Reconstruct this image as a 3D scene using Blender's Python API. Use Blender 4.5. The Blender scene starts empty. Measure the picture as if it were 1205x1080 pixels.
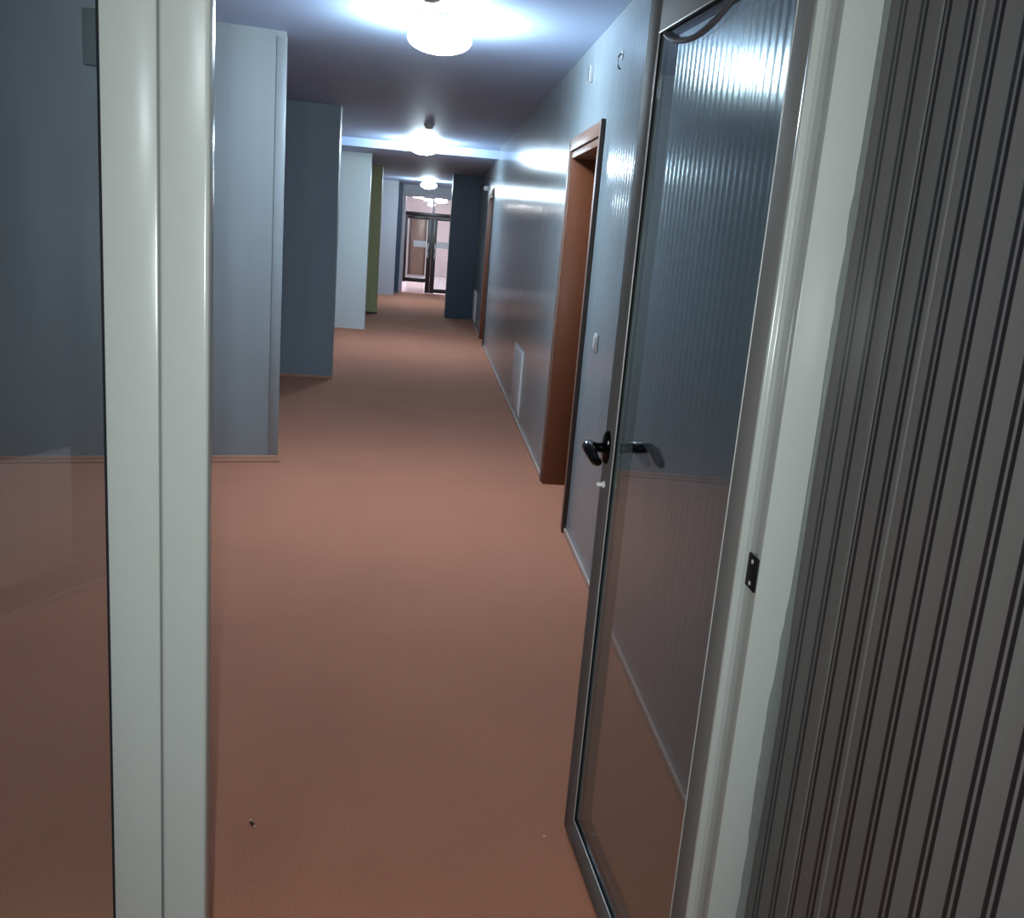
import bpy, bmesh, math, random
from mathutils import Vector, Matrix
random.seed(7)
S = bpy.context.scene
COL = S.collection

# ------------------------------------------------------------------ camera
F_PX, PITCH, YAW, ROLL = 1107.29, -0.233429, 0.103490, 0.0832713
EYE = Vector((0.0, 0.0, 1.5))
fw = Vector((math.sin(YAW) * math.cos(PITCH), math.cos(YAW) * math.cos(PITCH), math.sin(PITCH)))
r0 = Vector((math.cos(YAW), -math.sin(YAW), 0)); u0 = r0.cross(fw)
RT = math.cos(ROLL) * r0 + math.sin(ROLL) * u0
UP = -math.sin(ROLL) * r0 + math.cos(ROLL) * u0
cd = bpy.data.cameras.new('camera'); cam = bpy.data.objects.new('camera', cd); COL.objects.link(cam)
cd.sensor_fit = 'HORIZONTAL'; cd.sensor_width = 36.0; cd.lens = F_PX / 1205 * 36.0
cd.clip_start = 0.02; cd.clip_end = 200
cam.matrix_world = Matrix(((RT.x, UP.x, -fw.x, EYE.x), (RT.y, UP.y, -fw.y, EYE.y), (RT.z, UP.z, -fw.z, EYE.z), (0, 0, 0, 1)))
S.camera = cam

# ------------------------------------------------------------------ world, lights, exposure
wd = bpy.data.worlds.new('world'); S.world = wd; wd.use_nodes = True
wd.node_tree.nodes['Background'].inputs[0].default_value = (0.55, 0.65, 0.8, 1)
wd.node_tree.nodes['Background'].inputs[1].default_value = 0.02
# the phone's own torch beside the lens (its glints stand at lens height on every post)
fl = bpy.data.lights.new('phone_torch', 'SPOT'); flo = bpy.data.objects.new('phone_torch', fl); COL.objects.link(flo)
fl.energy = 74; fl.color = (0.90, 1.0, 0.97); fl.shadow_soft_size = 0.006; fl.spot_size = math.radians(125); fl.spot_blend = 0.6
flo.matrix_world = cam.matrix_world.copy(); flo.location = EYE - 0.027 * RT
LAMP_COL = (0.70, 0.88, 1.0)
LAMP_E = 180.0          # corridor globes
LAMP_NEAR_E = 58.0       # the globe behind the camera
LAMP_LOBBY_E = 260.0
S.view_settings.view_transform = 'Standard'; S.view_settings.look = 'None'
S.view_settings.gamma = 1.0; S.view_settings.use_curve_mapping = False
S.view_settings.exposure = 0.0

# ------------------------------------------------------------------ materials
def lin(r, g, b):
    f = lambda c: (c / 255) / 12.92 if c / 255 <= 0.04045 else ((c / 255 + 0.055) / 1.055) ** 2.4
    return (f(r), f(g), f(b), 1)
class NT:
    def __init__(s, name):
        s.m = bpy.data.materials.new(name); s.m.use_nodes = True; s.t = s.m.node_tree
        s.p = s.t.nodes['Principled BSDF']; s.out = s.t.nodes['Material Output']
    def n(s, typ, **kw):
        x = s.t.nodes.new('ShaderNode' + typ)
        for k, v in kw.items(): setattr(x, k, v)
        return x
    def l(s, a, b): s.t.links.new(a, b)
    def math(s, op, a, b=None, c=None):
        x = s.n('Math', operation=op)
        for i, v in enumerate((a, b, c)):
            if v is None: continue
            if isinstance(v, (int, float)): x.inputs[i].default_value = v
            else: s.l(v, x.inputs[i])
        return x.outputs[0]
    def vmath(s, op, a, b=None, out=0):
        x = s.n('VectorMath', operation=op)
        for i, v in enumerate((a, b)):
            if v is None: continue
            if isinstance(v, (tuple, list)): x.inputs[i].default_value = v
            else: s.l(v, x.inputs[i])
        return x.outputs[out]
def plain(name, col, rough=0.5, metal=0.0, spec=0.5, noise=0.06, scale=40, bump=0.0, coat=0.0):
    k = NT(name); p = k.p
    p.inputs['Roughness'].default_value = rough; p.inputs['Metallic'].default_value = metal
    p.inputs['Specular IOR Level'].default_value = spec; p.inputs['Coat Weight'].default_value = coat
    geo = k.n('NewGeometry'); nz = k.n('TexNoise'); nz.inputs['Scale'].default_value = scale; nz.inputs['Detail'].default_value = 3
    k.l(geo.outputs['Position'], nz.inputs['Vector'])
    mx = k.n('MixRGB', blend_type='MULTIPLY'); mx.inputs[0].default_value = 1
    mx.inputs[1].default_value = col
    rr = k.n('MapRange'); k.l(nz.outputs[0], rr.inputs[0]); rr.inputs[3].default_value = 1 - noise; rr.inputs[4].default_value = 1 + noise
    k.l(rr.outputs[0], mx.inputs[2]); k.l(mx.outputs[0], p.inputs['Base Color'])
    if bump:
        b = k.n('Bump'); b.inputs['Strength'].default_value = bump; b.inputs['Distance'].default_value = 0.002
        k.l(nz.outputs[0], b.inputs['Height']); k.l(b.outputs[0], p.inputs['Normal'])
    return k.m
def wallpaper(name, col, line=None, pitch=0.0555, phase=0.0, slope=0.12, rough=0.3, spec=0.5, faint=1.0):
    """vertically ribbed vinyl wallpaper: convex bands, optional printed pinstripe pairs"""
    k = NT(name); p = k.p
    geo = k.n('NewGeometry')
    T = k.vmath('CROSS_PRODUCT', geo.outputs['True Normal'], (0, 0, 1))
    u = k.vmath('DOT_PRODUCT', geo.outputs['Position'], T, out=1)
    ph = k.math('MULTIPLY', k.math('ADD', u, -phase), 1.0 / pitch)      # 0 = centre of a line pair
    s = k.math('MULTIPLY', k.math('SINE', k.math('MULTIPLY', ph, 2 * math.pi)), slope)
    sc = k.n('VectorMath', operation='SCALE'); k.l(T, sc.inputs[0]); k.l(s, sc.inputs['Scale'])
    nn = k.vmath('NORMALIZE', k.vmath('ADD', geo.outputs['Normal'], sc.outputs[0]))
    k.l(nn, p.inputs['Normal'])
    nz = k.n('TexNoise'); nz.inputs['Scale'].default_value = 9; nz.inputs['Detail'].default_value = 4
    mp = k.n('Mapping'); mp.inputs['Scale'].default_value = (1, 1, 0.12); k.l(geo.outputs['Position'], mp.inputs[0]); k.l(mp.outputs[0], nz.inputs['Vector'])
    rr = k.n('MapRange'); k.l(nz.outputs[0], rr.inputs[0]); rr.inputs[3].default_value = 0.88; rr.inputs[4].default_value = 1.12
    base = k.n('MixRGB', blend_type='MULTIPLY'); base.inputs[0].default_value = 1; base.inputs[1].default_value = col; k.l(rr.outputs[0], base.inputs[2])
    outc = base.outputs[0]
    if line:
        fr = k.math('SUBTRACT', k.math('FRACT', k.math('ADD', ph, 0.5)), 0.5)
        d = k.math('ABSOLUTE', k.math('SUBTRACT', k.math('ABSOLUTE', fr), 0.115))     # two lines per pair
        msk = k.n('MapRange'); k.l(d, msk.inputs[0]); msk.inputs[1].default_value = 0.058; msk.inputs[2].default_value = 0.08
        msk.inputs[3].default_value = faint; msk.inputs[4].default_value = 0.0
        mx = k.n('MixRGB'); k.l(msk.outputs[0], mx.inputs[0]); k.l(outc, mx.inputs[1]); mx.inputs[2].default_value = line
        outc = mx.outputs[0]
    k.l(outc, p.inputs['Base Color'])
    p.inputs['Roughness'].default_value = rough; p.inputs['Specular IOR Level'].default_value = spec
    return k.m
def glass(name, tint=(0.9, 0.95, 0.96, 1), boost=1.0):
    k = NT(name); k.t.nodes.remove(k.p)
    geo = k.n('NewGeometry')
    c = k.math('ABSOLUTE', k.vmath('DOT_PRODUCT', geo.outputs['Normal'], geo.outputs['Incoming'], out=1))
    f = k.math('ADD', k.math('MULTIPLY', k.math('POWER', k.math('SUBTRACT', 1.0, c), 5.0), 0.95 * boost), 0.045 * boost)
    f = k.math('MINIMUM', f, 0.97)
    tr = k.n('BsdfTransparent'); tr.inputs[0].default_value = tint
    gl = k.n('BsdfGlossy'); gl.inputs['Roughness'].default_value = 0.015; gl.inputs[0].default_value = (0.95, 0.98, 1, 1)
    mx = k.n('MixShader'); k.l(f, mx.inputs[0]); k.l(tr.outputs[0], mx.inputs[1]); k.l(gl.outputs[0], mx.inputs[2])
    k.l(mx.outputs[0], k.out.inputs[0])
    return k.m
def carpet(name, col):
    k = NT(name); p = k.p; p.inputs['Roughness'].default_value = 0.95; p.inputs['Specular IOR Level'].default_value = 0.1
    p.inputs['Sheen Weight'].default_value = 0.15; p.inputs['Sheen Roughness'].default_value = 0.5
    geo = k.n('NewGeometry')
    a = k.n('TexNoise'); a.inputs['Scale'].default_value = 260; a.inputs['Detail'].default_value = 3; a.inputs['Roughness'].default_value = 0.7
    b = k.n('TexNoise'); b.inputs['Scale'].default_value = 2.2; b.inputs['Detail'].default_value = 4
    v = k.n('TexVoronoi'); v.inputs['Scale'].default_value = 170
    for x in (a, b, v): k.l(geo.outputs['Position'], x.inputs['Vector'])
    r1 = k.n('MapRange'); k.l(a.outputs[0], r1.inputs[0]); r1.inputs[1].default_value = 0.25; r1.inputs[2].default_value = 0.75; r1.inputs[3].default_value = 0.62; r1.inputs[4].default_value = 1.38
    r2 = k.n('MapRange'); k.l(b.outputs[0], r2.inputs[0]); r2.inputs[3].default_value = 0.88; r2.inputs[4].default_value = 1.12
    m = k.math('MULTIPLY', r1.outputs[0], r2.outputs[0])
    sep = k.n('SeparateColor'); k.l(v.outputs['Color'], sep.inputs[0])
    hue = k.n('MixRGB'); k.l(sep.outputs[0], hue.inputs[0]); hue.inputs[1].default_value = col
    hue.inputs[2].default_value = (col[0] * 0.92, col[1] * 1.12, col[2] * 0.98, 1)
    mx = k.n('MixRGB', blend_type='MULTIPLY'); mx.inputs[0].default_value = 1; k.l(hue.outputs[0], mx.inputs[1]); k.l(m, mx.inputs[2])
    k.l(mx.outputs[0], p.inputs['Base Color'])
    bp = k.n('Bump'); bp.inputs['Strength'].default_value = 0.5; bp.inputs['Distance'].default_value = 0.003
    k.l(a.outputs[0], bp.inputs['Height']); k.l(bp.outputs[0], p.inputs['Normal'])
    return k.m
def wood(name, c1, c2, rough=0.4):
    k = NT(name); p = k.p; p.inputs['Roughness'].default_value = rough
    geo = k.n('NewGeometry'); mp = k.n('Mapping'); mp.inputs['Scale'].default_value = (28, 28, 1.6); k.l(geo.outputs['Position'], mp.inputs[0])
    nz = k.n('TexNoise'); nz.inputs['Scale'].default_value = 1.5; nz.inputs['Detail'].default_value = 5; nz.inputs['Distortion'].default_value = 0.6
    k.l(mp.outputs[0], nz.inputs['Vector'])
    mx = k.n('MixRGB'); k.l(nz.outputs[0], mx.inputs[0]); mx.inputs[1].default_value = c1; mx.inputs[2].default_value = c2
    k.l(mx.outputs[0], p.inputs['Base Color'])
    return k.m
def emit(name, col, e):
    k = NT(name); k.t.nodes.remove(k.p); em = k.n('Emission')
    em.inputs[0].default_value = (*col, 1); em.inputs[1].default_value = e; k.l(em.outputs[0], k.out.inputs[0]); return k.m

M = {}
M['paper_line'] = wallpaper('striped_wallpaper', (0.086, 0.0795, 0.079, 1), line=(0.006, 0.0055, 0.0075, 1), phase=0.012, slope=0.05, rough=0.38, spec=0.35)
M['paper_corr'] = wallpaper('ribbed_grey_wallpaper', (0.265, 0.315, 0.345, 1), slope=0.045, rough=0.17, spec=0.14)
M['paper_seam'] = plain('wallpaper_seam', (0.10, 0.097, 0.095, 1), 0.25)
M['wall_blue'] = wallpaper('grey_blue_wall', (0.235, 0.258, 0.272, 1), slope=0.03, rough=0.42, pitch=0.35)
M['wall_dark'] = wallpaper('slate_blue_wall', (0.235, 0.285, 0.33, 1), slope=0.02, rough=0.45, pitch=0.4)
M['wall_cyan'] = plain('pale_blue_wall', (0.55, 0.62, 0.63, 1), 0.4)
M['wall_olive'] = plain('olive_wall', (0.42, 0.44, 0.22, 1), 0.5)
M['wall_lilac'] = plain('lilac_grey_wall', (0.42, 0.42, 0.46, 1), 0.5)
M['wall_navy'] = plain('navy_wall', (0.032, 0.058, 0.10, 1), 0.45)
M['room'] = plain('room_wall', (0.2, 0.195, 0.19, 1), 0.5)
M['ceil'] = plain('painted_ceiling', (0.49, 0.62, 0.86, 1), 0.6, spec=0.2, scale=3, noise=0.05)
M['carpet'] = carpet('rust_carpet', (0.465, 0.164, 0.100, 1))
M['tile'] = plain('lobby_tile', (0.70, 0.63, 0.68, 1), 0.12)
M['lobby'] = plain('lobby_wall', (0.62, 0.50, 0.50, 1), 0.5)
M['white_frame'] = plain('white_pvc', (0.335, 0.345, 0.335, 1), 0.22, noise=0.02)
M['leaf_grey'] = plain('grey_aluminium', (0.20, 0.192, 0.188, 1), 0.65, metal=0.0, spec=0.1, noise=0.03)
M['bead'] = plain('bright_bead', (0.5, 0.5, 0.5, 1), 0.4, metal=0.2)
M['rubber'] = plain('black_rubber', (0.012, 0.012, 0.016, 1), 0.9, spec=0.1)
M['seal'] = plain('grey_seal', (0.07, 0.07, 0.085, 1), 0.45)
M['block'] = plain('dull_block', (0.045, 0.055, 0.065, 1), 0.8, spec=0.1)
M['glass'] = glass('door_glass', (0.80, 0.85, 0.86, 1))
M['glass_side'] = glass('sidelight_glass', (0.93, 0.96, 0.97, 1), 2.4)
M['chrome'] = plain('dark_chrome', (0.035, 0.035, 0.038, 1), 0.10, metal=1.0, noise=0.0)
M['chrome_hi'] = plain('bright_chrome', (0.9, 0.9, 0.9, 1), 0.25, metal=0.0)
M['black'] = plain('black_metal', (0.006, 0.006, 0.007, 1), 0.6, spec=0.15)
M['screw'] = plain('steel_screw', (0.75, 0.75, 0.73, 1), 0.3, metal=0.6)
M['oak'] = wood('brown_timber', (0.16, 0.048, 0.018, 1), (0.11, 0.033, 0.012, 1))
M['oak_lamplit'] = wood('lamplit_timber', (0.21, 0.125, 0.095, 1), (0.165, 0.095, 0.07, 1))  # same brown timber, paled: the lamp's light is painted into its colour
M['dark_wood'] = plain('dark_timber', (0.045, 0.028, 0.025, 1), 0.45)
M['white'] = plain('white_plastic', (0.62, 0.62, 0.63, 1), 0.35)
M['panel'] = plain('white_panel', (0.82, 0.80, 0.81, 1), 0.7, spec=0.1)
M['skirt'] = plain('skirting', (0.48, 0.36, 0.32, 1), 0.4)
M['skirt_brown'] = plain('skirting_brown', (0.46, 0.24, 0.16, 1), 0.45)
M['caulk'] = plain('grey_caulk', (0.12, 0.13, 0.125, 1), 0.6, bump=0.5, scale=60, noise=0.15)
M['lamp'] = emit('lamp_globe', LAMP_COL, LAMP_E)
M['lamp_near'] = emit('lamp_globe_near', (0.9, 0.97, 1.0), LAMP_NEAR_E)
M['lamp_lobby'] = emit('lamp_lobby', (1.0, 0.90, 0.86), LAMP_LOBBY_E)
M['bronze'] = plain('bronze_frame', (0.035, 0.022, 0.022, 1), 0.35)
M['lav_frame'] = plain('lavender_frame', (0.5, 0.47, 0.52, 1), 0.4)
M['band'] = plain('white_band', (0.9, 0.87, 0.88, 1), 0.5)
M['crumb'] = plain('crumb', (0.65, 0.5, 0.42, 1), 0.6)
M['crumb_dark'] = plain('crumb_dark', (0.06, 0.02, 0.015, 1), 0.6)

# ------------------------------------------------------------------ helpers
def box(bm, x0, x1, y0, y1, z0, z1):
    vs = [bm.verts.new((x, y, z)) for x in (x0, x1) for y in (y0, y1) for z in (z0, z1)]
    for f in ((0, 1, 3, 2), (4, 6, 7, 5), (0, 4, 5, 1), (2, 3, 7, 6), (0, 2, 6, 4), (1, 5, 7, 3)):
        bm.faces.new([vs[i] for i in f])
def prism(bm, pts, z0, z1):
    a = [bm.verts.new((x, y, z0)) for x, y in pts]; b = [bm.verts.new((x, y, z1)) for x, y in pts]
    n = len(pts)
    for i in range(n): bm.faces.new((a[i], a[(i + 1) % n], b[(i + 1) % n], b[i]))
    bm.faces.new(a[::-1]); bm.faces.new(b)
def tube(bm, path, rad, seg=10, flat=1.0, updir=Vector((0, 0, 1))):
    rings = []
    P = [Vector(p) for p in path]
    for i, p in enumerate(P):
        t = (P[min(i + 1, len(P) - 1)] - P[max(i - 1, 0)]).normalized()
        s = t.cross(updir)
        s = s.normalized() if s.length > 1e-4 else Vector((1, 0, 0))
        w = s.cross(t).normalized(); r = rad[i] if isinstance(rad, (list, tuple)) else rad
        rings.append([bm.verts.new(p + r * (math.cos(a) * s + flat * math.sin(a) * w)) for a in [2 * math.pi * j / seg for j in range(seg)]])
    for a, b in zip(rings, rings[1:]):
        for j in range(seg): bm.faces.new((a[j], a[(j + 1) % seg], b[(j + 1) % seg], b[j]))
    bm.faces.new(rings[0][::-1]); bm.faces.new(rings[-1])
def lathe(bm, prof, c=(0, 0, 0), seg=32, axis='z'):
    rings = []
    for r, h in prof:
        ring = []
        for j in range(seg):
            a = 2 * math.pi * j / seg; x, y = r * math.cos(a), r * math.sin(a)
            v = (x, y, h) if axis == 'z' else ((h, x, y) if axis == 'x' else (x, h, y))
            ring.append(bm.verts.new((v[0] + c[0], v[1] + c[1], v[2] + c[2])))
        rings.append(ring)
    for a, b in zip(rings, rings[1:]):
        for j in range(seg): bm.faces.new((a[j], a[(j + 1) % seg], b[(j + 1) % seg], b[j]))
    bm.faces.new(rings[0][::-1]); bm.faces.new(rings[-1])
def obj(name, bm, mat, parent=None, bevel=0.0, smooth=False, seg=2):
    bmesh.ops.recalc_face_normals(bm, faces=bm.faces)
    me = bpy.data.meshes.new(name)
    if bevel:
        bmesh.ops.bevel(bm, geom=[e for e in bm.edges], offset=bevel, segments=seg, affect='EDGES', profile=0.5)
    bm.to_mesh(me); bm.free()
    me.materials.append(mat)
    if smooth or bevel:
        for p in me.polygons: p.use_smooth = True
        me.set_sharp_from_angle(angle=math.radians(40))
    o = bpy.data.objects.new(name, me); COL.objects.link(o)
    if parent: o.parent = parent
    return o
def bobj(name, dims, mat, parent=None, bevel=0.0, seg=2):
    bm = bmesh.new(); box(bm, *dims); return obj(name, bm, mat, parent, bevel, seg=seg)
def tag(o, label=None, cat=None, group=None, kind=None):
    if label: o['label'] = label
    if cat: o['category'] = cat
    if group: o['group'] = group
    if kind: o['kind'] = kind
    return o
def thing(name, loc, label, cat, group=None, kind=None, rz=0.0):
    o = bpy.data.objects.new(name, None); COL.objects.link(o); o.location = loc; o.rotation_euler = (0, 0, rz)
    o.empty_display_size = 0.1
    return tag(o, label, cat, group, kind)
def struct(o, label, cat): return tag(o, label, cat, kind='structure')

XR = 0.80            # corridor wall plane
ZC = 2.51            # ceiling, first stretch
ZD = 2.41            # dropped ceiling, far stretch
YD = 12.45           # where it drops
YP = 1.28            # front of the glazed partition
YPB = 1.345
YE = 22.3            # lobby door plane

# ------------------------------------------------------------------ floor and ceiling
struct(bobj('floor', (-3.2, 1.5, -3.6, YE + 0.06, -0.08, 0), M['carpet']), 'rust brown carpet running down the corridor', 'floor')
struct(bobj('floor', (-3.2, 3.0, YE + 0.06, 31.5, -0.08, -0.003), M['tile']), 'pale pinkish tile floor beyond the lobby doors', 'floor')
struct(bobj('ceiling', (-3.2, 1.5, -3.6, YD, ZC, ZC + 0.15), M['ceil']), 'pale painted ceiling over the near stretch of corridor', 'ceiling')
struct(bobj('ceiling', (-3.2, 1.5, YD, YE + 0.2, ZD, ZD + 0.25), M['ceil']), 'lower ceiling over the far stretch of corridor', 'ceiling')
struct(bobj('ceiling', (-3.2, 3.0, YE + 0.2, 31.5, 2.38, 2.8), M['ceil']), 'ceiling of the lobby beyond the glazed doors', 'ceiling')

# ------------------------------------------------------------------ walls
D1a, D1b, D1h = 4.745, 5.695, 2.0      # near timber doorway (rough opening in the wall)
D2a, D2b = 12.72, 13.62                # far timber doorway
bm = bmesh.new()
box(bm, XR, XR + 0.22, YPB, D1a, 0, ZC)
box(bm, XR, XR + 0.22, D1a, D1b, D1h, ZC)
box(bm, XR, XR + 0.22, D1b, YD, 0, ZC)
box(bm, XR, XR + 0.22, YD, D2a, 0, ZD)
box(bm, XR, XR + 0.22, D2a, D2b, D1h, ZD)
box(bm, XR, XR + 0.22, D2b, YE, 0, ZD)
struct(obj('wall_right', bm, M['paper_corr']), 'long grey ribbed wallpaper wall with the brown doorways', 'wall')
XN = 0.572
struct(bobj('wall_right', (XN, XR + 0.22, -3.6, YPB, 0, ZC), M['paper_line']), 'dark grey wallpaper wall with black double pinstripes beside the white frame', 'wall')
wpn = S.objects['wall_right.001']
for y_ in (1.045, 1.133):
    bm = bmesh.new(); tube(bm, [(XN, y_, 0.0), (XN, y_, ZC)], [0.004, 0.004], 10, updir=Vector((1, 0, 0)))
    for v in bm.verts: v.co.x = XN + (v.co.x - XN) * 0.3
    obj('seam', bm, M['paper_seam'], wpn, smooth=True)
struct(bobj('wall_right', (0.335, XR, 16.55, 17.1, 0, ZD), M['wall_navy']), 'navy blue pier jutting out before the lobby doors', 'wall')

def wall_left(dims, mat, label): return struct(bobj('wall_left', dims, mat), label, 'wall')
# first wall end, turned about 15 degrees
ang = math.radians(15)
c0 = Vector((-0.872, 5.84)); d = Vector((-math.cos(ang), -math.sin(ang))); nrm = Vector((math.sin(ang), -math.cos(ang)))
pl = lambda a, b: (c0.x + d.x * a + nrm.x * b, c0.y + d.y * a + nrm.y * b)
bm = bmesh.new(); prism(bm, [pl(0, 0), pl(2.2, 0), pl(2.2, -0.16), pl(0, -0.16)], 0, ZC)
struct(obj('wall_left', bm, M['wall_blue']), 'grey blue wall end nearest the white glazed frame', 'wall')
bm = bmesh.new(); prism(bm, [pl(-0.004, 0.0), pl(-0.004, 0.005), pl(0.055, 0.005), pl(0.055, 0.0)], 0.045, ZC - 0.03)
struct(obj('trim_1', bm, M['wall_blue'], bevel=0.0015), 'narrow corner strip up the edge of the first wall end', 'trim')
wall_left((-2.98, -0.870, 9.15, 9.30, 0, ZC), M['wall_dark'], 'slate blue wall end, second one along the corridor, in shade')
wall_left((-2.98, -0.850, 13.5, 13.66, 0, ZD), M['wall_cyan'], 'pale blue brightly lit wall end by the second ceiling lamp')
wall_left((-2.98, -0.832, 16.3, 16.46, 0, ZD), M['wall_olive'], 'olive green wall end showing as a thin strip')
wall_left((-2.98, -0.725, 21.0, 21.16, 0, ZD), M['wall_lilac'], 'pale lilac grey wall end close to the lobby doors')
wall_left((-2.98, -0.655, 21.9, 22.2, 0, ZD), M['wall_navy'], 'dark navy wall strip beside the lobby door frame')
wall_left((-3.2, -2.98, -3.6, YE + 0.2, 0, ZC), M['wall_blue'], 'grey blue side wall behind the wall ends')
# room behind the camera
struct(bobj('wall_back', (-2.98, XN, -3.6, -3.4, 0, ZC), M['room']), 'grey wall of the room behind the viewer', 'wall')
a = Vector((-1.50, -0.55)); b = Vector((-0.95, -1.62)); dd = (b - a).normalized(); nn = Vector((dd.y, -dd.x))
if nn.dot(Vector((0, 0)) - a) < 0: nn = -nn
q = lambda s, t: (a.x + dd.x * s + nn.x * t, a.y + dd.y * s + nn.y * t)
bm = bmesh.new(); prism(bm, [q(-1.25, 0), q(1.7, 0), q(1.7, -0.12), q(-1.25, -0.12)], 0, ZC)
struct(obj('wall_left', bm, M['room']), 'oblique grey wall behind the viewer, mirrored in the side glass', 'wall')
bm = bmesh.new(); prism(bm, [q(-1.25, 0), q(1.7, 0), q(1.7, 0.012), q(-1.25, 0.012)], 0, 0.03)
struct(obj('baseboard_left', bm, M['skirt']), 'low skirting under the oblique wall behind the viewer', 'baseboard')
# partition bulkhead over the glazing, and the solid stretch beside it
bm = bmesh.new(); box(bm, -2.98, XN, YP, YPB, 2.11, ZC); box(bm, -2.98, -1.70, YP, YPB, 0, 2.11)
struct(obj('wall_front', bm, M['room']), 'wall over the glazed partition', 'wall')
# lobby end wall around the double doors
bm = bmesh.new(); box(bm, -2.98, -0.66, YE, YE + 0.2, 0, ZD); box(bm, 0.76, XR + 0.22, YE, YE + 0.2, 0, ZD); box(bm, -0.66, 0.76, YE, YE + 0.2, 2.21, ZD)
struct(obj('wall_end', bm, M['wall_lilac']), 'wall around the glazed lobby doors', 'wall')
bm = bmesh.new(); box(bm, -3.2, 3.0, 31.0, 31.2, 0, 2.38); box(bm, -3.2, -3.0, YE + 0.2, 31, 0, 2.38); box(bm, 2.8, 3.0, YE + 0.2, 31, 0, 2.38)
struct(obj('wall_lobby', bm, M['lobby']), 'pinkish lobby walls seen through the far doors', 'wall')

# ------------------------------------------------------------------ skirtings
def skirt(name, dims, mat, label): return struct(bobj(name, dims, mat, bevel=0.002), label, 'baseboard')
skirt('baseboard_right', (XR - 0.012, XR, YPB + 0.01, D1a - 0.065, 0, 0.028), M['skirt'], 'thin pale skirting from the glass door to the brown doorway')
skirt('baseboard_right', (XR - 0.012, XR, D1b + 0.065, D2a - 0.065, 0, 0.028), M['skirt'], 'thin pale skirting between the two brown doorways')
skirt('baseboard_right', (XR - 0.012, XR, D2b + 0.065, 16.54, 0, 0.028), M['skirt'], 'thin skirting from the far doorway to the navy pier')
bm = bmesh.new(); prism(bm, [pl(-0.01, 0), pl(-0.01, 0.012), pl(2.2, 0.012), pl(2.2, 0)], 0.0, 0.04)
o = struct(obj('baseboard_left', bm, M['skirt_brown'], bevel=0.003), 'brown double skirting strip under the first wall end', 'baseboard')
bm = bmesh.new(); prism(bm, [pl(-0.018, 0.012), pl(-0.018, 0.026), pl(2.2, 0.026), pl(2.2, 0.012)], 0.0, 0.016)
tag(obj('shoe_strip', bm, M['skirt_brown'], o, bevel=0.003), 'lower strip on the carpet')
skirt('baseboard_left', (-2.9, -0.862, 9.138, 9.15, 0, 0.03), M['skirt_brown'], 'low skirting under the slate blue wall end')
skirt('baseboard_left', (-2.9, -0.842, 13.488, 13.5, 0, 0.03), M['skirt_brown'], 'low skirting under the pale blue wall end')
skirt('baseboard_left', (-2.9, -0.824, 16.288, 16.3, 0, 0.03), M['dark_wood'], 'dark skirting under the olive wall end')

# ------------------------------------------------------------------ glazed partition: side light and door frame
PM = M['white_frame']
w1 = thing('window_1', (-1.06, YP, 0), 'white framed tinted side light with the tall white mullion', 'window', kind='structure')
def wp(name, x0, x1, y0, y1, z0, z1, mat, bev=0.0):
    return bobj(name, (x0 + 1.06, x1 + 1.06, y0 - YP, y1 - YP, z0, z1), mat, w1, bev)
wp('mullion', -0.418, -0.3485, YP, YPB, 0, 2.11, PM, 0.003)
wp('mullion', -1.70, -1.63, YP, YPB, 0, 2.11, PM, 0.003)
wp('top_rail', -1.63, -0.418, YP, YPB, 2.04, 2.11, PM, 0.003)
wp('bottom_rail', -1.63, -0.418, YP, YPB, 0, 0.07, PM, 0.003)
wp('pane', -1.628, -0.420, YP + 0.026, YP + 0.032, 0.072, 2.038, M['glass_side'])
wp('gasket', -0.4245, -0.4182, YP + 0.012, YP + 0.0255, 0.071, 2.039, M['rubber'])
wp('gasket', -1.6298, -1.6235, YP + 0.012, YP + 0.0255, 0.071, 2.039, M['rubber'])
tag(wp('edge_block', -0.442, -0.4250, YP + 0.014, YP + 0.0255, 1.662, 1.728, M['block'], 0.002), 'small dark clip on the glass edge')  # small dark block set against the pane's edge

d1 = thing('door_1', (0.1, YP, 0), 'white frame of the open glass door with a black strike plate', 'door frame', kind='structure')
bobj('post', (-0.3475 - 0.1, -0.284 - 0.1, 0, 0.032, 0, 2.11), PM, d1, 0.006, seg=4)
bobj('head_rail', (-0.281 - 0.1, 0.514 - 0.1, 0, YPB - YP, 2.04, 2.11), PM, d1, 0.003)
bm = bmesh.new()
prof = [(0.514, 0), (0.571, 0), (0.571, 0.065), (0.499, 0.065), (0.4985, 0.060), (0.499, 0.055), (0.5015, 0.0535), (0.5085, 0.0535), (0.5100, 0.0520), (0.5108, 0.050), (0.514, 0.046), (0.516, 0.030), (0.514, 0.014)]
prism(bm, [(x - 0.1, y) for x, y in prof], 0, 2.11)
jm = obj('jamb', bm, PM, d1, 0.001)
sp = bobj('strike_plate', (0.510 - 0.1, 0.5136 - 0.1, 0.0012, 0.040, 1.010, 1.062), M['black'], d1, 0.001)
for z in (1.019, 1.053):
    bm = bmesh.new(); lathe(bm, [(0.0035, 0), (0.0035, 0.001), (0.002, 0.0016)], (0, 0, 0), 12, 'x')
    for v in bm.verts: v.co = (0.410 - v.co.x, 0.020 + v.co.y, z + v.co.z)
    obj('screw', bm, M['screw'], sp)
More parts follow.
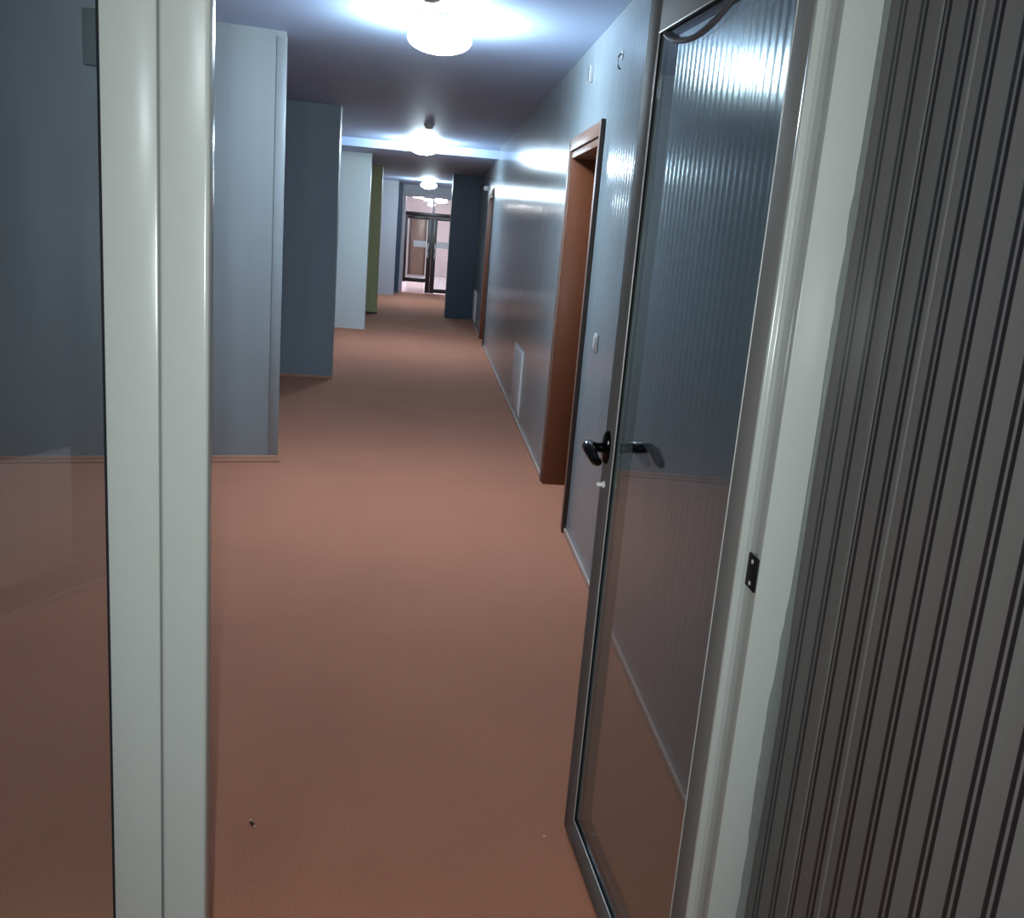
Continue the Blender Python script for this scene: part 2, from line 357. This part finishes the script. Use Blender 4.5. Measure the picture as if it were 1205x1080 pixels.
# lumpy filler between frame and wallpaper
bm = bmesh.new(); rng = random.Random(3); prev = None
N = 90
for i in range(N + 1):
    z = 2.11 * i / N
    w = 0.006 + 0.005 * math.sin(z * 3.1 + 0.4) + 0.003 * math.sin(z * 9.7) + 0.0016 * rng.uniform(-1, 1)
    w = max(0.002, w); e = 0.004 + 0.002 * math.sin(z * 7 + 2)
    ring = [bm.verts.new(p) for p in ((0.5685 - w * 0.8, YP - 0.0006, z), (0.569 - w * 0.5, YP - 0.003, z), (0.5705, YP - e - w * 0.6, z), (XN - 0.0002, YP - e - 0.002 - w * 0.75, z), (XN + 0.002, YP - 0.004, z))]
    if prev:
        for a_, b_, c_, d_ in zip(prev, prev[1:], ring[1:], ring): bm.faces.new((a_, b_, c_, d_))
    prev = ring
struct(obj('trim_2', bm, M['caulk'], smooth=True), 'uneven grey filler bead between white frame and striped wallpaper', 'trim')

# ------------------------------------------------------------------ open glass door leaf
H0 = Vector((0.5065, 1.352, 0)); HD = Vector((0.440, 2.152, 0)) - H0; LW = HD.length
gd = thing('glass_door', H0, 'grey framed glass door standing open with dark lever handle', 'door', rz=math.atan2(HD.y, HD.x))
# local x: hinge -> free edge; local y: + is towards the corridor side of the viewer (left face), thickness goes to -y
TH = 0.045
def gp(name, x0, x1, y0, y1, z0, z1, mat, bev=0.0, parent=None): return bobj(name, (x0, x1, y0, y1, z0, z1), mat, parent or gd, bev)
LZ0, LZ1, GZ0, GZ1, SW, SH = 0.008, 2.02, 0.080, 1.930, 0.082, 0.066
gp('stile', LW - SW, LW, -TH, 0, LZ0, LZ1, M['leaf_grey'], 0.002)
gp('stile', 0, SH, -TH, 0, LZ0, LZ1, M['leaf_grey'], 0.002)
gp('rail', SH + 0.0003, LW - SW - 0.0003, -TH, 0, GZ1, LZ1, M['leaf_grey'], 0.002)
gp('rail', SH + 0.0003, LW - SW - 0.0003, -TH, 0, LZ0, GZ0, M['leaf_grey'], 0.002)
gp('glass_pane', SH + 0.001, LW - SW - 0.001, -0.012, -0.006, GZ0 + 0.001, GZ1 - 0.001, M['glass'])
gb = 0.006
for nm, m_, y0, y1, wd_, off in (('gasket', M['rubber'], -0.0058, -0.002, gb, 0.0), ('bead', M['bead'], -0.002, 0.0008, 0.002, -0.001)):
    gp(nm, LW - SW - wd_, LW - SW - off, y0, y1, GZ0 + wd_, GZ1 - wd_, m_, 0.0008)
    gp(nm, SH + off, SH + wd_, y0, y1, GZ0 + wd_, GZ1 - wd_, m_, 0.0008)
    gp(nm, SH, LW - SW, y0, y1, GZ1 - wd_, GZ1 - off, m_, 0.0008)
    gp(nm, SH, LW - SW, y0, y1, GZ0 + off, GZ0 + wd_, m_, 0.0008)
# seal strip hanging loose from the top rail
bm = bmesh.new(); pts = []
for i in range(19):
    t = i / 18; x = LW - SW - 0.05 - t * 0.36
    pts.append((x, 0.0005, GZ1 - 0.012 - 0.036 * math.sin(math.pi * t) ** 0.8))
tube(bm, pts, 0.006, 8)
tag(obj('loose_seal', bm, M['seal'], gd, smooth=True), 'dark seal strip sagging from the top rail')
# lever handle on both faces
def lever(sgn):
    y0 = 0.0 if sgn > 0 else -TH
    zc = 1.035; xc = LW - 0.034
    bm = bmesh.new()
    n = 20
    outl = [(0.021 * math.cos(2 * math.pi * i / n), 0.040 * math.sin(2 * math.pi * i / n)) for i in range(n)]
    lay = []
    for k_, h in ((1.0, 0.0), (1.0, 0.006), (0.85, 0.011), (0.4, 0.013)):
        lay.append([bm.verts.new((xc + a_ * k_, y0 + sgn * h, zc + b_ * k_)) for a_, b_ in outl])
    for A, B in zip(lay, lay[1:]):
        for i in range(n): bm.faces.new((A[i], A[(i + 1) % n], B[(i + 1) % n], B[i]))
    bm.faces.new(lay[0]); bm.faces.new(lay[-1])
    h = obj('door_handle', bm, M['chrome'], gd, smooth=True)
    bm = bmesh.new()
    path = [(xc, 0.010, zc), (xc, 0.024, zc - 0.001), (xc - 0.002, 0.038, zc + 0.002), (xc - 0.010, 0.050, zc + 0.006), (xc - 0.026, 0.056, zc + 0.006),
            (xc - 0.048, 0.056, zc + 0.001), (xc - 0.072, 0.054, zc - 0.006), (xc - 0.094, 0.053, zc - 0.011), (xc - 0.108, 0.050, zc - 0.010), (xc - 0.112, 0.046, zc - 0.009)]
    tube(bm, [(x, y0 + sgn * y, z) for x, y, z in path], [0.013, 0.012, 0.012, 0.0135, 0.014, 0.0135, 0.0125, 0.011, 0.009, 0.005], 14)
    obj('lever', bm, M['chrome'], h, smooth=True)
lever(1); lever(-1)
bm = bmesh.new(); lathe(bm, [(0.0085, 0), (0.0085, 0.004), (0.005, 0.005), (0.005, 0.016), (0.004, 0.018)], (0, 0, 0), 16, 'y')
for v in bm.verts: v.co = v.co + Vector((LW - 0.034, 0, 0.945))
tag(obj('lock_cylinder', bm, M['chrome_hi'], gd, smooth=True), 'bright lock cylinder below the handle')
for z in (0.25, 1.0, 1.78):
    bm = bmesh.new(); lathe(bm, [(0.006, 0), (0.006, 0.09)], (0.004, -TH - 0.0065, z), 12)
    obj('hinge', bm, M['leaf_grey'], gd, smooth=True)

# ------------------------------------------------------------------ timber doorways in the corridor wall
def doorway(name, a, b, label, zt=D1h):
    t = thing(name, (XR, (a + b) / 2, 0), label, 'doorway', kind='structure')
    hw = (b - a) / 2; g = 0.002
    def pc(nm, x0, x1, y0, y1, z0, z1, m_, bv=0.0): return bobj(nm, (x0, x1, y0, y1, z0, z1), m_, t, bv)
    # architraves, proud of the wall
    pc('architrave', -0.018, -0.0005, -hw - 0.062, -hw + 0.003, 0, zt + 0.064, M['oak_lamplit'], 0.0015)
    pc('architrave', -0.018, -0.0005, hw - 0.003, hw + 0.062, 0, zt + 0.064, M['oak_lamplit'], 0.0015)
    pc('architrave', -0.018, -0.0005, -hw + 0.0035, hw - 0.0035, zt - 0.003, zt + 0.064, M['oak_lamplit'], 0.0015)
    tag(pc('shaded_edge', -0.022, -0.0005, -hw - 0.067, -hw - 0.0622, 0, zt + 0.069, M['dark_wood']), 'outer edge, its shade painted dark')  # shade on the casing's side, painted as a dark strip
    # dark groove then lining
    pc('groove', -0.004, 0.03, -hw + g, -hw + 0.010, 0, zt - g, M['dark_wood'])
    pc('groove', -0.004, 0.03, hw - 0.010, hw - g, 0, zt - g, M['dark_wood'])
    pc('groove', -0.004, 0.03, -hw + 0.010, hw - 0.010, zt - 0.010, zt - g, M['dark_wood'])
    pc('lining', -0.010, 0.20, -hw + 0.0105, -hw + 0.045, 0, zt - 0.0105, M['oak'], 0.002)
    pc('lining', -0.010, 0.20, hw - 0.045, hw - 0.0105, 0, zt - 0.0105, M['oak'], 0.002)
    pc('lining', -0.010, 0.20, -hw + 0.0455, hw - 0.0455, zt - 0.045, zt - 0.0105, M['oak_lamplit'], 0.002)
    lf = pc('door_leaf', 0.155, 0.195, -hw + 0.048, hw - 0.048, 0.006, zt - 0.048, M['oak'], 0.002)
    for z0, z1 in ((0.15, 0.85), (1.0, 1.8)):
        bobj('panel', (0.149, 0.1555, -hw + 0.16, hw - 0.16, z0, z1), M['oak'], lf, 0.004)
    bm = bmesh.new(); tube(bm, [(0.155, -hw + 0.12, 1.03), (0.11, -hw + 0.12, 1.03), (0.10, -hw + 0.14, 1.03), (0.10, -hw + 0.23, 1.03)], 0.009, 10)
    obj('door_handle', bm, M['chrome'], lf, smooth=True)
    return t
doorway('door_2', D1a, D1b, 'brown timber doorway with deep lining beside the light switch')
doorway('door_3', D2a, D2b, 'brown timber doorway far down the corridor before the navy pier')

# ------------------------------------------------------------------ small things on the corridor wall
def access_panel(loc, w, h, label, rz=0.0, xdir=-1):
    t = thing('access_panel', loc, label, 'panel', 'white access panels low on the walls', rz=rz)
    bobj('frame', (-0.008, -0.0005, -w / 2, w / 2, 0, h), M['panel'], t, 0.002)
    d_ = bobj('cover', (-0.014, -0.0082, -w / 2 + 0.02, w / 2 - 0.02, 0.02, h - 0.02), M['panel'], t, 0.002)
    bm = bmesh.new(); lathe(bm, [(0.012, 0), (0.012, -0.004), (0.006, -0.006)], (-0.0142, w / 2 - 0.06, h / 2), 14, 'x'); obj('latch', bm, M['white'], d_, smooth=True)
    return t
access_panel((XR, 7.80, 0.07), 0.72, 0.53, 'white access panel low on the wall beyond the brown doorway')
access_panel((XR, 15.7, 0.06), 0.72, 0.50, 'small distant white panel low on the wall by the navy pier')
am = q(0.02, 0)
access_panel((am[0], am[1], 0.135), 0.85, 0.46, 'white panel behind the viewer, mirrored in the side light', rz=math.atan2(-nn.y, -nn.x))

sw = thing('light_switch', (XR, 4.335, 1.005), 'white light switch between the brown doorway and the glass door', 'switch')
bobj('plate', (-0.009, -0.0005, -0.04, 0.04, 0, 0.08), M['white'], sw, 0.003)
bobj('rocker', (-0.014, -0.0092, -0.026, 0.026, 0.014, 0.066), M['white'], sw, 0.002)
ws = thing('wall_sensor', (XR, 5.23, 2.31), 'slim grey sensor box high on the wall above the brown doorway', 'sensor')
bobj('housing', (-0.022, -0.0005, -0.018, 0.018, 0, 0.08), M['white'], ws, 0.002)
bobj('front_cover', (-0.024, -0.0222, -0.016, 0.016, 0.004, 0.076), M['seal'], ws)
hk = thing('wall_hook', (XR, 4.41, 2.245), 'small pale hook high on the wall near the glass door', 'hook')
bm = bmesh.new(); tube(bm, [(-0.001, 0, 0.065), (-0.014, 0, 0.066), (-0.02, 0, 0.05), (-0.018, 0, 0.02), (-0.010, 0, 0.004), (-0.004, 0, 0.008)], 0.004, 8)
obj('rod', bm, M['caulk'], hk, smooth=True)
bobj('base', (-0.004, -0.0003, -0.012, 0.012, 0.045, 0.085), M['white'], hk, 0.001)
el = thing('wall_box', (XR, 14.05, 2.08), 'small white wall box over the far brown doorway', 'light')  # small white box with a paler cover
bobj('body', (-0.06, -0.0005, -0.12, 0.12, 0, 0.06), M['white'], el, 0.006)
bobj('lens', (-0.066, -0.0602, -0.10, 0.10, 0.008, 0.052), M['band'], el, 0.002)  # plain cover plate on the box front

# ------------------------------------------------------------------ ceiling lamps
def ceiling_lamp(x, y, z, label, mat, r=0.16):
    t = thing('ceiling_light', (x, y, z), label, 'ceiling light', 'round globe ceiling lights along the corridor')
    bm = bmesh.new(); lathe(bm, [(r * 0.75, -0.0005), (r * 0.80, -0.006), (r * 0.80, -0.026), (r * 0.7, -0.03)], seg=36); obj('base', bm, M['white'], t, smooth=True)
    bm = bmesh.new(); pr = []
    for i in range(11):
        a_ = math.radians(20 + i * 15.5); pr.append((r * math.sin(a_), -0.098 + 0.068 * math.cos(a_)))
    lathe(bm, pr, seg=36); obj('globe', bm, mat, t, smooth=True)
    return t
ceiling_lamp(-0.01, 5.06, ZC, 'glowing globe lamp on the ceiling closest to the glass door', M['lamp'])
ceiling_lamp(-0.135, 11.95, ZC, 'glowing globe lamp in front of the lower ceiling, second along', M['lamp'])
ceiling_lamp(-0.085, 19.6, ZD, 'glowing globe lamp before the lobby doors, third along', M['lamp'])
ceiling_lamp(-0.5, -1.75, ZC, 'globe lamp on the ceiling behind the viewer', M['lamp_near'])
ceiling_lamp(-0.35, 25.4, 2.38, 'lobby globe lamp over the tile floor, nearer the glazed doors', M['lamp_lobby'], 0.2)
ceiling_lamp(0.25, 28.6, 2.38, 'lobby globe lamp deeper in, before the pinkish wall', M['lamp_lobby'], 0.2)
def detector(x, y, z, label):
    t = thing('smoke_detector', (x, y, z), label, 'smoke detector', 'smoke detectors on the corridor ceiling')
    bm = bmesh.new(); lathe(bm, [(0.055, -0.0005), (0.055, -0.012), (0.05, -0.016)], seg=28); obj('base', bm, M['white'], t, smooth=True)
    bm = bmesh.new(); lathe(bm, [(0.044, -0.0162), (0.042, -0.03), (0.03, -0.042), (0.012, -0.046)], seg=28); obj('cap', bm, M['white'], t, smooth=True)
detector(-0.055, 4.55, ZC, 'round detector on the ceiling just before the first globe lamp')
detector(-0.075, 10.1, ZC, 'round detector on the ceiling before the second globe lamp')

# ------------------------------------------------------------------ lobby doors
d4 = thing('door_4', (0.05, YE + 0.06, 0), 'dark framed glazed double doors to the lobby with transom', 'door', kind='structure')
def lp(nm, x0, x1, z0, z1, m_, y0=-0.03, y1=0.03, par=None, bv=0.003): return bobj(nm, (x0, x1, y0, y1, z0, z1), m_, par or d4, bv)
lp('side_post', -0.708, -0.632, 0, 2.21, M['lav_frame']); lp('side_post', 0.632, 0.708, 0, 2.21, M['lav_frame'])
lp('transom_bar', -0.631, 0.631, 1.735, 1.825, M['bronze'])
lp('transom_head', -0.631, 0.631, 2.15, 2.21, M['lav_frame'])
lp('transom_post', -0.02, 0.02, 1.826, 2.149, M['lav_frame'])
lp('transom_pane', -0.63, -0.021, 1.826, 2.149, M['glass'], -0.004, 0.002, bv=0); lp('transom_pane', 0.021, 0.63, 1.826, 2.149, M['glass'], -0.004, 0.002, bv=0)
for sgn in (-1, 1):
    X = lambda u: sgn * u
    def mm(a_, b_): return (min(X(a_), X(b_)), max(X(a_), X(b_)))
    fr = lp('leaf', *mm(0.001, 0.105), 0.012, 1.732, M['bronze'])
    fr['label'] = 'leaf with the raised bottom rail' if sgn < 0 else 'leaf half hidden by the navy pier'
    zb = 0.25 if sgn < 0 else 0.03
    lp('stile', *mm(0.57, 0.629), 0.012 if sgn > 0 else 0.24, 1.732, M['bronze'], par=fr)
    lp('rail', *mm(0.106, 0.569), 1.67, 1.732, M['bronze'], par=fr)
    lp('rail', *mm(0.106, 0.569), zb, zb + 0.09, M['bronze'], par=fr)
    lp('pane', *mm(0.106, 0.569), zb + 0.091, 1.669, M['glass'], -0.004, 0.002, par=fr, bv=0)
    lp('safety_band', *(mm(0.12, 0.42) if sgn < 0 else mm(0.106, 0.569)), 1.05, 1.19, M['band'], -0.0062, -0.0045, par=fr, bv=0)
    bm = bmesh.new(); tube(bm, [(X(0.075), -0.03, 0.82), (X(0.078), -0.07, 0.84), (X(0.085), -0.085, 0.95), (X(0.085), -0.085, 1.02), (X(0.078), -0.07, 1.12), (X(0.075), -0.03, 1.14)], 0.014, 10)
    obj('pull_handle', bm, M['chrome_hi'], fr, smooth=True)
# lobby: a dark brown inner doorway and a pale counter against the back wall
t = thing('door_5', (-0.38, 31.0, 0), 'brown inner door in the lobby wall seen through the glass', 'door', kind='structure')
bobj('door_leaf', (-0.22, 0.22, -0.05, -0.001, 0, 1.78), M['oak_lamplit'], t, 0.004)
for s_ in (-1, 1): bobj('jamb', (s_ * 0.245 - 0.022, s_ * 0.245 + 0.022, -0.08, -0.001, 0, 1.78), M['dark_wood'], t, 0.004)
bobj('head', (-0.267, 0.267, -0.08, -0.001, 1.782, 1.83), M['dark_wood'], t, 0.004)

# ------------------------------------------------------------------ litter on the carpet
def crumb(x, y, s, mat, label, rz):
    bm = bmesh.new(); bmesh.ops.create_icosphere(bm, subdivisions=2, radius=1.0); r_ = random.Random(int(x * 1000))
    for v in bm.verts: v.co = Vector((v.co.x * s[0], v.co.y * s[1], v.co.z * s[2])) * (1 + 0.25 * r_.uniform(-1, 1))
    o = obj('carpet_crumb', bm, mat, smooth=True); o.location = (x, y, s[2] * 0.8); o.rotation_euler = (0, 0, rz)
    tag(o, label, 'crumb', 'crumbs on the carpet')
crumb(-0.359, 2.139, (0.010, 0.0035, 0.004), M['crumb_dark'], 'dark sliver of litter on the carpet near the white post', -0.9)
crumb(-0.366, 2.152, (0.0035, 0.003, 0.003), M['crumb'], 'pale crumb beside the dark sliver, its far end', 0.3)
crumb(-0.352, 2.128, (0.003, 0.003, 0.003), M['crumb'], 'pale crumb beside the dark sliver, its near end', 0.3)
crumb(0.383, 2.109, (0.005, 0.004, 0.003), M['crumb'], 'yellowish crumb on the carpet by the foot of the glass door', 0.5)
